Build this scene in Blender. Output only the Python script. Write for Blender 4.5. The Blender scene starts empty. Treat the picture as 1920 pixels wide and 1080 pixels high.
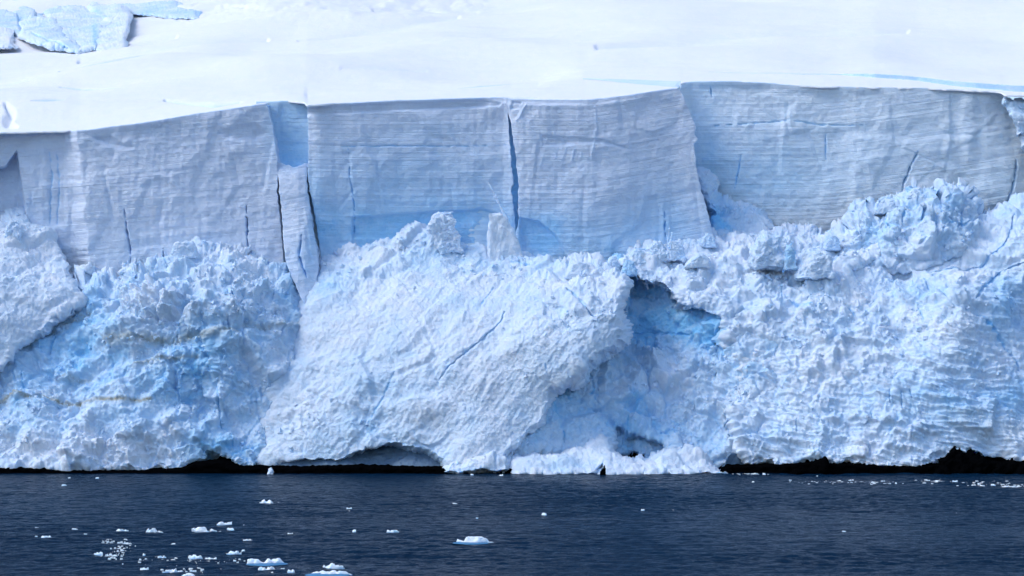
import bpy, bmesh, math, random
import numpy as np
from mathutils import Vector

# ------------------------------------------------------------------ camera, sky, sun, exposure
sc = bpy.context.scene
COL = sc.collection
F = 3200.0            # focal length in photo pixels (photo is 1920 wide)
CX, HV, CH = 960.0, 725.0, 15.0   # principal column, horizon row, camera height

cam_d = bpy.data.cameras.new('camera')
cam_d.sensor_width = 36.0
cam_d.lens = 60.0
cam_d.shift_y = (HV - 540.0) / 1920.0
cam_d.clip_start = 1.0
cam_d.clip_end = 20000.0
cam = bpy.data.objects.new('camera', cam_d)
COL.objects.link(cam)
cam.location = (0, 0, CH)
cam.rotation_euler = (math.pi / 2, 0, 0)
sc.camera = cam

SUN = Vector((-0.66, -0.12, 0.78)).normalized()
el = math.asin(SUN.z)
world = bpy.data.worlds.new('World')
sc.world = world
world.use_nodes = True
wn = world.node_tree.nodes
wl = world.node_tree.links
bg = wn.get('Background') or wn.new('ShaderNodeBackground')
sky = wn.new('ShaderNodeTexSky')
sky.sky_type = 'NISHITA'
sky.sun_disc = False
sky.sun_elevation = el
sky.sun_rotation = math.atan2(SUN.x, SUN.y)
sky.air_density = 1.0
sky.dust_density = 0.9
sky.ozone_density = 1.8
wl.new(sky.outputs[0], bg.inputs[0])
bg.inputs[1].default_value = 0.15
sun_d = bpy.data.lights.new('sun', 'SUN')
sun_d.energy = 1.15
sun_d.angle = math.radians(32.0)
sun_d.color = (1.0, 0.97, 0.92)
sun = bpy.data.objects.new('sun', sun_d)
COL.objects.link(sun)
sun.location = (-100, -50, 200)
sun.rotation_euler = (-SUN).to_track_quat('-Z', 'Y').to_euler()
sc.view_settings.view_transform = 'Standard'
sc.view_settings.look = 'None'
sc.view_settings.exposure = 0.56
sc.view_settings.gamma = 1.0

# ------------------------------------------------------------------ numpy helpers
def pt(u, v, Y):
    """photo pixel + real distance -> world point"""
    return (u - CX) * Y / F, Y, CH + (HV - v) * Y / F

_r = np.random.RandomState(7)
PERM = np.concatenate([_r.permutation(256)] * 3).astype(np.int32)
_g = _r.normal(size=(256, 3))
GRAD = (_g / np.linalg.norm(_g, axis=1, keepdims=True) * 1.5).astype(np.float32)

def perlin(x, y, z):
    x = np.asarray(x, np.float32); y = np.asarray(y, np.float32); z = np.asarray(z, np.float32)
    xi = np.floor(x); yi = np.floor(y); zi = np.floor(z)
    fx, fy, fz = x - xi, y - yi, z - zi
    X = xi.astype(np.int32) & 255; Yy = yi.astype(np.int32) & 255; Z = zi.astype(np.int32) & 255
    u = fx * fx * fx * (fx * (fx * 6 - 15) + 10)
    v = fy * fy * fy * (fy * (fy * 6 - 15) + 10)
    w = fz * fz * fz * (fz * (fz * 6 - 15) + 10)
    out = 0
    for i in (0, 1):
        wi = u if i else 1 - u
        pi = PERM[X + i]
        for j in (0, 1):
            wj = v if j else 1 - v
            pj = PERM[pi + Yy + j]
            for k in (0, 1):
                wk = w if k else 1 - w
                g = GRAD[PERM[pj + Z + k] & 255]
                out = out + wi * wj * wk * (g[..., 0] * (fx - i) + g[..., 1] * (fy - j) + g[..., 2] * (fz - k))
    return out

def fbm(p, size, octs=4, seed=0.0, gain=0.5, stretch=(1, 1, 1), ridged=False):
    x, y, z = p
    out = 0; a = 1.0; s = 1.0 / size
    for o in range(octs):
        n = perlin(x * s * stretch[0] + seed + 17.3 * o, y * s * stretch[1] + seed * 1.7 + 5.1 * o, z * s * stretch[2] - seed + 9.7 * o)
        if ridged:
            n = 0.5 - np.abs(n) * 1.6
        out = out + a * n
        a *= gain; s *= 2.03
    return out

def _hash(ix, iy, iz, k):
    h = (ix * 374761393 + iy * 668265263 + iz * 1274126177 + k * 1013904223) & 0xffffffff
    h = ((h ^ (h >> 13)) * 1274126177) & 0xffffffff
    h = h ^ (h >> 16)
    return (h & 0xffff).astype(np.float32) / 65535.0

def facets(p, size, seed=0, tilt=1.0, sx=1, sz=1):
    """chunky broken-ice relief: every cell a tilted plane of its own (result about -0.5..0.5 of a cell)"""
    x, y, z = p
    x = x / size * sx; y = y / size; z = z / size * sz
    ix = np.floor(x).astype(np.int64); iy = np.floor(y).astype(np.int64); iz = np.floor(z).astype(np.int64)
    d1 = np.full(x.shape, 9.0, np.float32); d2 = d1.copy(); val = np.zeros(x.shape, np.float32)
    for a in (-1, 0, 1):
        for b in (-1, 0, 1):
            for c in (-1, 0, 1):
                jx, jy, jz = ix + a, iy + b, iz + c
                dx = x - (jx + _hash(jx, jy, jz, seed + 1)); dy = y - (jy + _hash(jx, jy, jz, seed + 2)); dz = z - (jz + _hash(jx, jy, jz, seed + 3))
                d = np.sqrt(dx * dx + dy * dy + dz * dz)
                r = _hash(jx, jy, jz, seed + 4) - .5; g1 = _hash(jx, jy, jz, seed + 5) - .5; g2 = _hash(jx, jy, jz, seed + 6) - .5
                t = r * .7 + tilt * (g1 * dx + g2 * dz) * 2.6
                near = d < d1
                d2 = np.where(near, d1, np.minimum(d2, d))
                val = np.where(near, t, val)
                d1 = np.where(near, d, d1)
    edge = np.clip((d2 - d1) / 0.13, 0, 1)
    return val * edge - (1 - edge) * 0.35, edge

def tps(ctrl):
    c = np.array(ctrl, float)
    P = c[:, :2] / 500.0; n = len(c)
    d = np.linalg.norm(P[:, None] - P[None], axis=2)
    K = np.where(d > 0, d * d * np.log(d + 1e-9), 0) + np.eye(n) * 0.002
    A = np.zeros((n + 3, n + 3)); A[:n, :n] = K; A[:n, n] = 1; A[:n, n + 1:] = P
    A[n, :n] = 1; A[n + 1:, :n] = P.T
    w = np.linalg.solve(A, np.concatenate([c[:, 2], [0, 0, 0]]))
    def f(u, v):
        U, V = u / 500.0, v / 500.0
        out = w[n] + w[n + 1] * U + w[n + 2] * V
        for i in range(n):
            r2 = (U - P[i, 0]) ** 2 + (V - P[i, 1]) ** 2
            out = out + w[i] * 0.5 * r2 * np.log(r2 + 1e-12)
        return out
    return f

def sdf(u, v, poly):
    """signed distance in pixels to a polygon, negative inside"""
    best = np.full(u.shape, 1e9); inside = np.zeros(u.shape, bool)
    n = len(poly)
    for i in range(n):
        x0, y0 = poly[i]; x1, y1 = poly[(i + 1) % n]
        ex, ey = x1 - x0, y1 - y0
        t = np.clip(((u - x0) * ex + (v - y0) * ey) / (ex * ex + ey * ey + 1e-9), 0, 1)
        best = np.minimum(best, (u - x0 - t * ex) ** 2 + (v - y0 - t * ey) ** 2)
        if y0 != y1:
            c = ((y0 > v) != (y1 > v)) & (u < ex * (v - y0) / ey + x0)
            inside ^= c
    d = np.sqrt(best)
    return np.where(inside, -d, d)

def line_dist(u, v, pts):
    best = np.full(u.shape, 1e9); tt = np.zeros(u.shape)
    n = len(pts) - 1
    for i in range(n):
        x0, y0 = pts[i]; x1, y1 = pts[i + 1]
        ex, ey = x1 - x0, y1 - y0
        t = np.clip(((u - x0) * ex + (v - y0) * ey) / (ex * ex + ey * ey + 1e-9), 0, 1)
        d = (u - x0 - t * ex) ** 2 + (v - y0 - t * ey) ** 2
        m = d < best
        best = np.where(m, d, best); tt = np.where(m, (i + t) / n, tt)
    return np.sqrt(best), tt

def blobs(u, v, L, base=0.0):
    out = np.full(u.shape, float(base))
    for cu, cv, ru, rv, a in L:
        out = out + a * np.exp(-((u - cu) / ru) ** 2 - ((v - cv) / rv) ** 2)
    return out

def sm(a, b, x):
    t = np.clip((x - a) / (b - a), 0, 1)
    return t * t * (3 - 2 * t)

def lin(pts):
    a = np.array(pts, float)
    return lambda x: np.interp(x, a[:, 0], a[:, 1])

def grid_normals(x, y, z):
    P = np.stack([x, y, z], -1)
    du = np.gradient(P, axis=1); dv = np.gradient(P, axis=0)
    n = np.cross(du, dv)
    n /= np.linalg.norm(n, axis=-1, keepdims=True) + 1e-9
    s = np.where(n[..., 1:2] > 0, -1.0, 1.0)
    return n * s

def smooth_normals(n, k=3):
    for _ in range(k):
        m = n.copy()
        m[1:] += n[:-1]; m[:-1] += n[1:]; m[:, 1:] += n[:, :-1]; m[:, :-1] += n[:, 1:]
        n = m / (np.linalg.norm(m, axis=-1, keepdims=True) + 1e-9)
    return n

def tag(o, label=None, cat=None, group=None, kind=None):
    if label: o['label'] = label
    if cat: o['category'] = cat
    if group: o['group'] = group
    if kind: o['kind'] = kind
    return o

def grid_mesh(name, x, y, z, mat, attrs=None, keep=None, parent=None, smooth=True, origin=None):
    R, C = x.shape
    idx = np.arange(R * C).reshape(R, C)
    q = np.stack([idx[:-1, :-1], idx[:-1, 1:], idx[1:, 1:], idx[1:, :-1]], -1)
    if keep is not None:
        k = keep[:-1, :-1] & keep[:-1, 1:] & keep[1:, 1:] & keep[1:, :-1]
        q = q[k]
    q = q.reshape(-1, 4)
    used = np.zeros(R * C, bool); used[q.ravel()] = True
    remap = np.cumsum(used) - 1
    q = remap[q]
    co = np.stack([x.ravel(), y.ravel(), z.ravel()], -1)[used]
    if origin is None:
        origin = (float(co[:, 0].mean()), float(co[:, 1].mean()), float(co[:, 2].min()))
    if parent is not None:
        origin = (0, 0, 0)
        po = parent.location
        co = co - np.array([po.x, po.y, po.z])
    else:
        co = co - np.array(origin)
    me = bpy.data.meshes.new(name)
    me.vertices.add(len(co)); me.vertices.foreach_set('co', co.astype(np.float32).ravel())
    me.loops.add(q.size); me.loops.foreach_set('vertex_index', q.astype(np.int32).ravel())
    me.polygons.add(len(q)); me.polygons.foreach_set('loop_start', np.arange(0, q.size, 4, dtype=np.int32))
    me.update(calc_edges=True)
    me.polygons.foreach_set('use_smooth', np.full(len(q), smooth))
    for k, a in (attrs or {}).items():
        at = me.attributes.new(k, 'FLOAT', 'POINT')
        at.data.foreach_set('value', np.asarray(a, np.float32).ravel()[used])
    me.materials.append(mat)
    o = bpy.data.objects.new(name, me)
    COL.objects.link(o)
    if parent is not None: o.parent = parent
    else: o.location = origin
    return o

# ------------------------------------------------------------------ materials
def nodes(name):
    m = bpy.data.materials.new(name); m.use_nodes = True
    nt = m.node_tree
    b = nt.nodes['Principled BSDF']
    return m, nt, b

def mixc(nt, fac, a, b):
    n = nt.nodes.new('ShaderNodeMix'); n.data_type = 'RGBA'
    for s, val in ((n.inputs[0], fac), (n.inputs[6], a), (n.inputs[7], b)):
        if hasattr(val, 'links'): nt.links.new(val, s)
        else: s.default_value = val if not isinstance(val, tuple) else (*val, 1)
    return n.outputs[2]

def math_(nt, op, a, b=None, clamp=False):
    n = nt.nodes.new('ShaderNodeMath'); n.operation = op; n.use_clamp = clamp
    for i, val in enumerate((a, b)):
        if val is None: continue
        if hasattr(val, 'links'): nt.links.new(val, n.inputs[i])
        else: n.inputs[i].default_value = val
    return n.outputs[0]

def noise(nt, vec, scale, detail=4, rough=.55):
    n = nt.nodes.new('ShaderNodeTexNoise'); n.inputs['Scale'].default_value = scale
    n.inputs['Detail'].default_value = detail; n.inputs['Roughness'].default_value = rough
    nt.links.new(vec, n.inputs['Vector'])
    return n.outputs['Fac']

def attr(nt, name):
    n = nt.nodes.new('ShaderNodeAttribute'); n.attribute_name = name
    return n.outputs['Fac']

SNOW = (0.79, 0.845, 0.94)
BLUE = (0.24, 0.57, 0.88)

def ice_mat(name, strata=False, fine=1.0, snow=SNOW, blue=BLUE, bumpd=0.12, sss=.6):
    m, nt, b = nodes(name)
    geo = nt.nodes.new('ShaderNodeNewGeometry')
    pos = geo.outputs['Position']
    bl = attr(nt, 'blue'); di = attr(nt, 'dirt')
    n1 = noise(nt, pos, 0.35, 5); n2 = noise(nt, pos, 2.2, 4)
    v = math_(nt, 'MULTIPLY', math_(nt, 'SUBTRACT', n1, .5), 0.9)
    v2 = math_(nt, 'MULTIPLY', math_(nt, 'SUBTRACT', n2, .5), 0.5)
    wob = math_(nt, 'MULTIPLY', math_(nt, 'ADD', v, v2), math_(nt, 'ADD', bl, .12))
    fac = math_(nt, 'ADD', bl, wob, True)
    col = mixc(nt, fac, snow, blue)
    dn = math_(nt, 'MULTIPLY', di, math_(nt, 'MULTIPLY', math_(nt, 'SUBTRACT', noise(nt, pos, 0.8, 5, .7), .2), 3.4), True)
    col = mixc(nt, dn, col, (0.34, 0.31, 0.22))
    hgt = math_(nt, 'ADD', noise(nt, pos, 1.6 * fine, 6, .62), math_(nt, 'MULTIPLY', noise(nt, pos, 5.5 * fine, 4, .6), .4))
    if strata:
        st = attr(nt, 'strata')
        sep = nt.nodes.new('ShaderNodeSeparateXYZ'); nt.links.new(pos, sep.inputs[0])
        cmb = nt.nodes.new('ShaderNodeCombineXYZ')
        nt.links.new(math_(nt, 'MULTIPLY', sep.outputs[0], .02), cmb.inputs[0])
        nt.links.new(math_(nt, 'MULTIPLY', st, 1.7), cmb.inputs[2])
        s1 = noise(nt, cmb.outputs[0], 1.0, 5, .75)
        cmb2 = nt.nodes.new('ShaderNodeCombineXYZ')
        nt.links.new(math_(nt, 'MULTIPLY', sep.outputs[0], .07), cmb2.inputs[0])
        nt.links.new(math_(nt, 'MULTIPLY', st, 5.0), cmb2.inputs[2])
        s2 = noise(nt, cmb2.outputs[0], 1.0, 4, .6)
        line = math_(nt, 'ADD', math_(nt, 'MULTIPLY', s1, 2.4), math_(nt, 'MULTIPLY', s2, 1.0))
        hgt = math_(nt, 'ADD', math_(nt, 'MULTIPLY', hgt, .9), line)
        # old firn layers are a little greyer than the fresh ones: a band colour of the ice itself
        band = math_(nt, 'MULTIPLY', math_(nt, 'SUBTRACT', .52, s1), 2.2, True)
        col = mixc(nt, math_(nt, 'MULTIPLY', band, .5), col, (0.48, 0.62, 0.92))
    bp = nt.nodes.new('ShaderNodeBump'); bp.inputs['Strength'].default_value = 1.0; bp.inputs['Distance'].default_value = bumpd
    nt.links.new(hgt, bp.inputs['Height']); nt.links.new(bp.outputs[0], b.inputs['Normal'])
    nt.links.new(col, b.inputs['Base Color'])
    b.inputs['Roughness'].default_value = 0.65
    b.inputs['Specular IOR Level'].default_value = 0.25
    if sss:
        b.subsurface_method = 'BURLEY'
        b.inputs['Subsurface Weight'].default_value = sss
        b.inputs['Subsurface Radius'].default_value = (.3, .6, 1.0)
        b.inputs['Subsurface Scale'].default_value = .45
    return m

M_RUB = ice_mat('rubble_ice', fine=1.0, bumpd=0.30)
M_SLAB = ice_mat('firn_ice', fine=1.5, bumpd=0.24)
M_CLIFF = ice_mat('layered_ice', strata=True, fine=1.4, snow=(0.745, 0.825, 0.97), blue=(0.33, 0.64, 0.95), bumpd=0.15)
M_FARCLIFF = ice_mat('pale_layered_ice', strata=True, fine=1.4, snow=(0.82, 0.895, 0.98), blue=(0.36, 0.68, 0.95), bumpd=0.13)
M_BLUEWALL = ice_mat('blue_wall_ice', strata=True, snow=(0.72, 0.86, 0.97), blue=(0.27, 0.6, 0.93), bumpd=0.10)
M_BASAL_SHADE = ice_mat('basal_shade_ice', fine=.8, snow=(.20, .28, .38), blue=(.09, .17, .28), bumpd=0.3)  # dirty basal ice; the ledges' shade is put into this dark colour too
M_SNOW = ice_mat('snow_cover', fine=0.5, snow=(0.90, 0.90, 0.93), bumpd=0.12)
M_FLOE = ice_mat('floe_ice', fine=2.0, snow=(0.86, 0.9, 0.94), bumpd=0.06)

def rock_mat():
    m, nt, b = nodes('wet_black_rock')
    geo = nt.nodes.new('ShaderNodeNewGeometry')
    n = noise(nt, geo.outputs['Position'], 1.5, 6, .7)
    nt.links.new(mixc(nt, n, (0.0005, 0.0006, 0.0008), (0.003, 0.0035, 0.0045)), b.inputs['Base Color'])
    bp = nt.nodes.new('ShaderNodeBump'); bp.inputs['Distance'].default_value = .2
    nt.links.new(n, bp.inputs['Height']); nt.links.new(bp.outputs[0], b.inputs['Normal'])
    b.inputs['Roughness'].default_value = .8; b.inputs['Specular IOR Level'].default_value = 0
    return m
M_ROCK = rock_mat()

def water_mat():
    m, nt, b = nodes('sea_water')
    geo = nt.nodes.new('ShaderNodeNewGeometry')
    mp = nt.nodes.new('ShaderNodeMapping'); mp.inputs['Scale'].default_value = (1.3, .8, 1)
    nt.links.new(geo.outputs['Position'], mp.inputs['Vector'])
    v = mp.outputs['Vector']
    big = nt.nodes.new('ShaderNodeMapping'); big.inputs['Scale'].default_value = (.02, .06, 1)
    nt.links.new(geo.outputs['Position'], big.inputs['Vector'])
    calm = noise(nt, big.outputs['Vector'], 1.0, 4, .6)
    nt.links.new(mixc(nt, calm, (0.001, 0.012, 0.034), (0.004, 0.025, 0.058)), b.inputs['Base Color'])  # lighter base colour stands in for the reflection off smoother patches
    h = math_(nt, 'ADD', noise(nt, v, 1.5, 3, .55), math_(nt, 'MULTIPLY', noise(nt, v, 5.0, 3, .6), .35))
    bp = nt.nodes.new('ShaderNodeBump'); bp.inputs['Distance'].default_value = .30
    nt.links.new(math_(nt, 'MULTIPLY', math_(nt, 'SUBTRACT', calm, .15), 3.5, True), bp.inputs['Strength'])
    nt.links.new(h, bp.inputs['Height']); nt.links.new(bp.outputs[0], b.inputs['Normal'])
    b.inputs['Roughness'].default_value = .10
    b.inputs['IOR'].default_value = 1.08
    b.inputs['Specular IOR Level'].default_value = .09
    return m
M_WATER = water_mat()

# ------------------------------------------------------------------ sea
def axis(parts):
    out = []
    for a, b, s in parts:
        out += list(np.arange(a, b, s))
    out.append(parts[-1][1])
    return np.array(out)
xs = axis([(-6000, -1000, 1000), (-1000, -200, 100), (-200, -100, 4), (-100, 100, .36), (100, 200, 4), (200, 1000, 100), (1000, 6000, 1000)])
ys = axis([(-6000, -600, 900), (-600, 0, 100), (0, 120, 4), (120, 306, .22), (306, 330, 4)])
X, Yg = np.meshgrid(xs, ys)
Zw = (fbm((X, Yg, X * 0), 1.8, 3, 3, stretch=(.6, 1, 1), gain=.6) * .15 + fbm((X, Yg, X * 0), 9, 2, 8, stretch=(.4, 1, 1)) * .10)
Zw *= np.where((np.abs(X) < 100) & (Yg > 118), 1, .0)
patch_ = sm(.0, .5, fbm((X, Yg, X * 0), 60, 3, 21, stretch=(.35, 1, 1)) + .15)
Zw *= .55 + .55 * patch_
sea = grid_mesh('sea', X, Yg, Zw, M_WATER, origin=(0, 0, 0))
tag(sea, kind='structure', label='dark navy wind-rippled sea in front of the glacier')

# ------------------------------------------------------------------ snow surface shared by the cliff tops
A_S = 0.35
V_EDGE = lin([(-700, 262), (-200, 256), (0, 249), (40, 247), (150, 245), (250, 232), (400, 208), (497, 194), (503, 193), (512, 191), (530, 189), (572, 192),
              (575, 197), (640, 193), (760, 187), (900, 183), (945, 182), (960, 185), (1010, 187), (1110, 187), (1180, 178), (1230, 170), (1270, 165), (1278, 156), (1300, 153), (1350, 151), (1430, 154),
              (1500, 160), (1540, 162), (1620, 163), (1720, 165), (1800, 168), (1875, 172), (1883, 178), (2140, 185), (2700, 190)])
def vedge(u):
    z = np.zeros_like(u)
    return V_EDGE(u) + perlin(u / 37.0, z, z + 2.5) * 1.1 + perlin(u / 9.0, z, z + 7.5) * .5
NUM = lin([(-700, 66), (-200, 67), (0, 67), (150, 66.5), (500, 62), (575, 61.3), (950, 61.2), (1100, 61.1), (1270, 60.6), (1900, 61.5), (2700, 63)])
# crevasse on the plateau: the far lip stands up as a low blue wall
CV_L = lin([(-700, 0), (1300, 132), (1330, 133), (1450, 136), (1580, 138), (1640, 143), (1700, 147), (1830, 155), (1920, 158), (2200, 166), (2700, 175)])
CV_B = lin([(-700, 0), (1320, 0), (1450, 1.2), (1570, 1.5), (1640, 5), (1720, 4.5), (1820, 9), (1920, 13), (2200, 14), (2700, 14)])
def snowY(u, v):
    l, b = CV_L(u), CV_B(u)
    ve = np.where(v < l, v + b, np.where(v < l + b, l + b, v))
    e = (HV - ve) / F
    return NUM(u) / (A_S - e)
def cliffY(u):            # where the plateau edge stands
    return snowY(u, vedge(u))

# ------------------------------------------------------------------ cliff blocks
def inset(u, v, Y, L):
    for poly, dy, soft in L:
        Y = Y + dy * (1 - sm(-soft, soft, sdf(u, v, poly)))
    return Y

def cracks_(u, v, L):
    d = 0; m = 0
    for pts, w, dy in L:
        j = perlin(u / 14.0, v / 14.0, u * 0 + 3) * 1.6 + perlin(u / 5.0, v / 5.0, u * 0 + 3) * .6
        dist, t = line_dist(u + j, v + j * .5, pts)
        ww = w * .62 * (0.35 + 0.65 * np.sin(np.clip(t, .02, .98) * math.pi))
        g = np.exp(-(dist / (ww * np.clip(.75 + 1.1 * perlin(u / 11., v / 11., u * 0 + 31), .25, 1.6))) ** 2)
        d = d + dy * g; m = np.maximum(m, g * (dy > 0))
    return d, m

def block(name, top, left, right, vb, Yf, mat, blue, label, cat='ice cliff', ins=(), crk=(), rough=1.0, dirt=(), du=1.5, dv=1.7, tilt=None, amp=1.0, back=26, group='ice cliff blocks', kind=None, fold=None):
    """a wall of ice with its front relief, returns at both sides and a lip that runs back below the snow"""
    nu = int((right(300) - left(300)) / du) + 2
    nv = int((vb - top(np.array([(left(300) + right(300)) / 2.0]))[0]) / dv) + 2
    s, t = np.meshgrid(np.linspace(0, 1, nu), np.linspace(0, 1, nv))
    v = 250 + 0 * s
    for _ in range(4):
        jt = perlin(v / 16., v * 0, v * 0 + 2) * 2.6 + perlin(v / 5., v * 0, v * 0 + 5) * 1.0
        u = left(v) + jt * (s < .5) * np.clip(1 - 8 * s, 0, 1) + jt * np.clip(8 * s - 7, 0, 1) + s * (right(v) - left(v))
        v = top(u) + t * (vb - top(u))
    Y0 = Yf(u, v)
    Yt = inset(u, v, Y0, ins)
    cd, cm = cracks_(u, v, crk)
    x, y, z = pt(u, v, Yt)
    dep = (v - top(u)) * .105                       # metres below the plateau edge
    stc = dep if tilt is None else tilt(u, v)
    fade = sm(0, 14, v - top(u))
    p = (x, y, z)
    st = perlin(x * .012, y * 0, stc * .45) * .5 + perlin(x * .025, y * 0 + 5, stc * 1.25) * .36 + perlin(x * .045, y * 0 + 9, stc * 2.7) * .26
    disp = fbm(p, 14, 3, 11) * .75 * fade + fbm(p, 4, 3, 5, ridged=True) * .16 * rough + st * .19 * amp
    fc, ed = facets(p, 5.5, 3, sx=.7)
    disp = disp + fc * .38 * fade * rough * sm(-.1, .5, fbm(p, 22, 2, 44))
    fv, _e = facets(p, 9, 13, sx=1.1, sz=.45)
    disp = disp + fv * .38 * fade * rough + fbm(p, 1.2, 3, 9) * .12 * rough
    y = y + cd - disp * (0.25 + .75 * fade)
    bl = np.clip(blobs(u, v, blue), 0, 1.0) + cm * .5
    di = np.clip(blobs(u, v, dirt), 0, 1) if dirt else u * 0
    # returns
    def ext(col, dist, sgn):
        X_, Y_, Z_ = x[:, col], y[:, col], z[:, col]
        k = fbm((X_, Y_ + dist, Z_), 5, 3, 2) * .5 * min(1, dist / 4)
        return X_ + k - sgn * min(dist, 2) * .0, Y_ + dist, Z_
    cols_l = [ext(0, d, -1) for d in (back, back * .6, back * .3, 3, 1, .35)]
    cols_r = [ext(-1, d, 1) for d in (.35, 1, 3, back * .3, back * .6, back)]
    def hs(a, i):
        L_ = np.stack([c[i] for c in cols_l], 1); R_ = np.stack([c[i] for c in cols_r], 1)
        return np.concatenate([L_, a, R_], 1)
    x2, y2, z2 = hs(x, 0), hs(y, 1), hs(z, 2)
    pad = lambda a: np.concatenate([np.repeat(a[:, :1], 6, 1), a, np.repeat(a[:, -1:], 6, 1)], 1)
    bl, di, stc = pad(bl), pad(di), pad(stc)
    rows = [(x2[0], y2[0] + d, z2[0] + d * .10 - .25) for d in (14, 5, 1.2)]
    vs = lambda a, i: np.concatenate([np.stack([r[i] for r in rows]), a], 0)
    x3, y3, z3 = vs(x2, 0), vs(y2, 1), vs(z2, 2)
    pr = lambda a: np.concatenate([np.repeat(a[:1], 3, 0), a], 0)
    o = grid_mesh(name, x3, y3, z3, mat, dict(blue=pr(bl), dirt=pr(di), strata=pr(stc)))
    tag(o, label, cat, group, kind)
    return o

L = lin
C = lambda k: (lambda v: np.full_like(np.asarray(v, float), float(k)) if hasattr(v, '__len__') or hasattr(v, 'shape') else float(k))

# far back wall of the recess: blue ice behind the gaps between the blocks
YW = 352.0
block('ice_cliff', lambda u: np.where((u > 480) & (u < 590), np.minimum(vedge(u), 190 + 0 * u), 205 + 0 * u) + 0.0, C(440), C(1252), 560, lambda u, v: 337.5 + np.where(u > 600, -1.2, 0) + (v - 190) * -.006, M_BLUEWALL,
      [(545, 300, 60, 80, .8), (545, 210, 60, 30, .25), (960, 330, 60, 200, 1.0), (1300, 400, 60, 60, .8)], 'pale blue ice wall recessed between the left block and the middle block', rough=.8, amp=.8)

# left block
def yA(u, v):
    uc = u - (v - 270) * .10 + perlin(v / 30., v * 0, v * 0 + 1) * 7 + perlin(v / 9., v * 0, v * 0 + 4) * 2.5
    dY = np.interp(uc, [-250, 25, 108, 122, 146, 230, 520], [6.5, 5.0, 3.6, 3.2, -1.2, -1.0, 0.0])
    return cliffY(np.minimum(u, 498)) * .35 + 331.5 * .65 + dY * .8 + np.maximum(0, v - 250) * -.008
left_ins = [([(-60, 330), (10, 312), (30, 284), (38, 330), (46, 380), (48, 430), (-60, 430)], 4.5, 2.0),
            ([(176, 258), (205, 254), (222, 268), (250, 274), (236, 280), (200, 272)], .6, 5),
            ([(410, 250), (440, 238), (480, 232), (500, 250), (478, 262), (440, 262)], .5, 6),
            ([(90, 280), (118, 278), (122, 300), (124, 420), (92, 420)], .4, 5)]
block('ice_cliff', vedge, C(-240), L([(190, 500), (240, 512), (300, 520), (380, 522), (500, 533), (600, 540)]), 620, yA, M_CLIFF,
      [(60, 420, 70, 120, .15), (510, 230, 18, 90, .35), (300, 480, 260, 40, .14)],
      'broad lavender grey layered ice block, farthest left, its edge climbing to the pale blue recess',
      ins=left_ins, crk=[([(233, 392), (236, 430), (243, 470), (245, 505)], 2.2, 2.2), ([(305, 466), (306, 500)], 2.2, 2.5),
                         ([(461, 385), (463, 430), (465, 490)], 2.0, 2.2), ([(92, 285), (98, 330), (92, 420)], 3.5, .3), ([(106, 285), (112, 350), (106, 420)], 3.5, .3)],
      tilt=lambda u, v: (v - 300) * .105 + u * .0098)

# middle block
def yB(u, v):
    return cliffY(np.maximum(u, 580)) * .3 + 333.0 * .7 + np.interp(u, [575, 600, 940, 960], [.6, 0, .3, 0]) + np.maximum(0, v - 200) * -.004
cR = [(180, 950), (212, 953), (230, 953), (300, 958), (345, 963), (350, 959), (390, 963), (435, 967), (520, 972)]
cL = [(180, 950.2), (212, 953.4), (230, 958), (300, 968), (340, 972), (350, 973), (390, 972), (410, 973), (435, 967.5), (520, 972.5)]
block('ice_cliff', vedge, L([(180, 575), (260, 578), (330, 577), (400, 590), (470, 600), (560, 610)]), L(cR), 560, yB, M_CLIFF,
      [(770, 440, 260, 60, 1.0), (760, 330, 240, 80, .42), (900, 400, 70, 60, .15), (590, 400, 30, 90, .3), (820, 240, 90, 16, .15)],
      'middle ice block between the pale recess and dark crevasse, bright blue along its foot',
      ins=[([(625, 290), (655, 284), (660, 360), (664, 460), (632, 460), (628, 340)], .25, 6),
           ([(660, 408), (740, 402), (850, 396), (900, 392), (950, 404), (960, 480), (660, 480)], .8, 3),
           ([(776, 212), (830, 208), (846, 232), (850, 262), (810, 250)], -.35, 7),
           ([(575, 200), (900, 187), (940, 194), (935, 200), (780, 206), (575, 216)], .5, 2)],
      crk=[([(652, 278), (656, 330), (664, 380), (664, 455)], 1.6, .7), ([(640, 275), (720, 273), (860, 274), (950, 272)], 2.0, .35)],
      rough=.7, tilt=lambda u, v: (v - 190) * .105 + np.sin(u / 160.) * .5)

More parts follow.
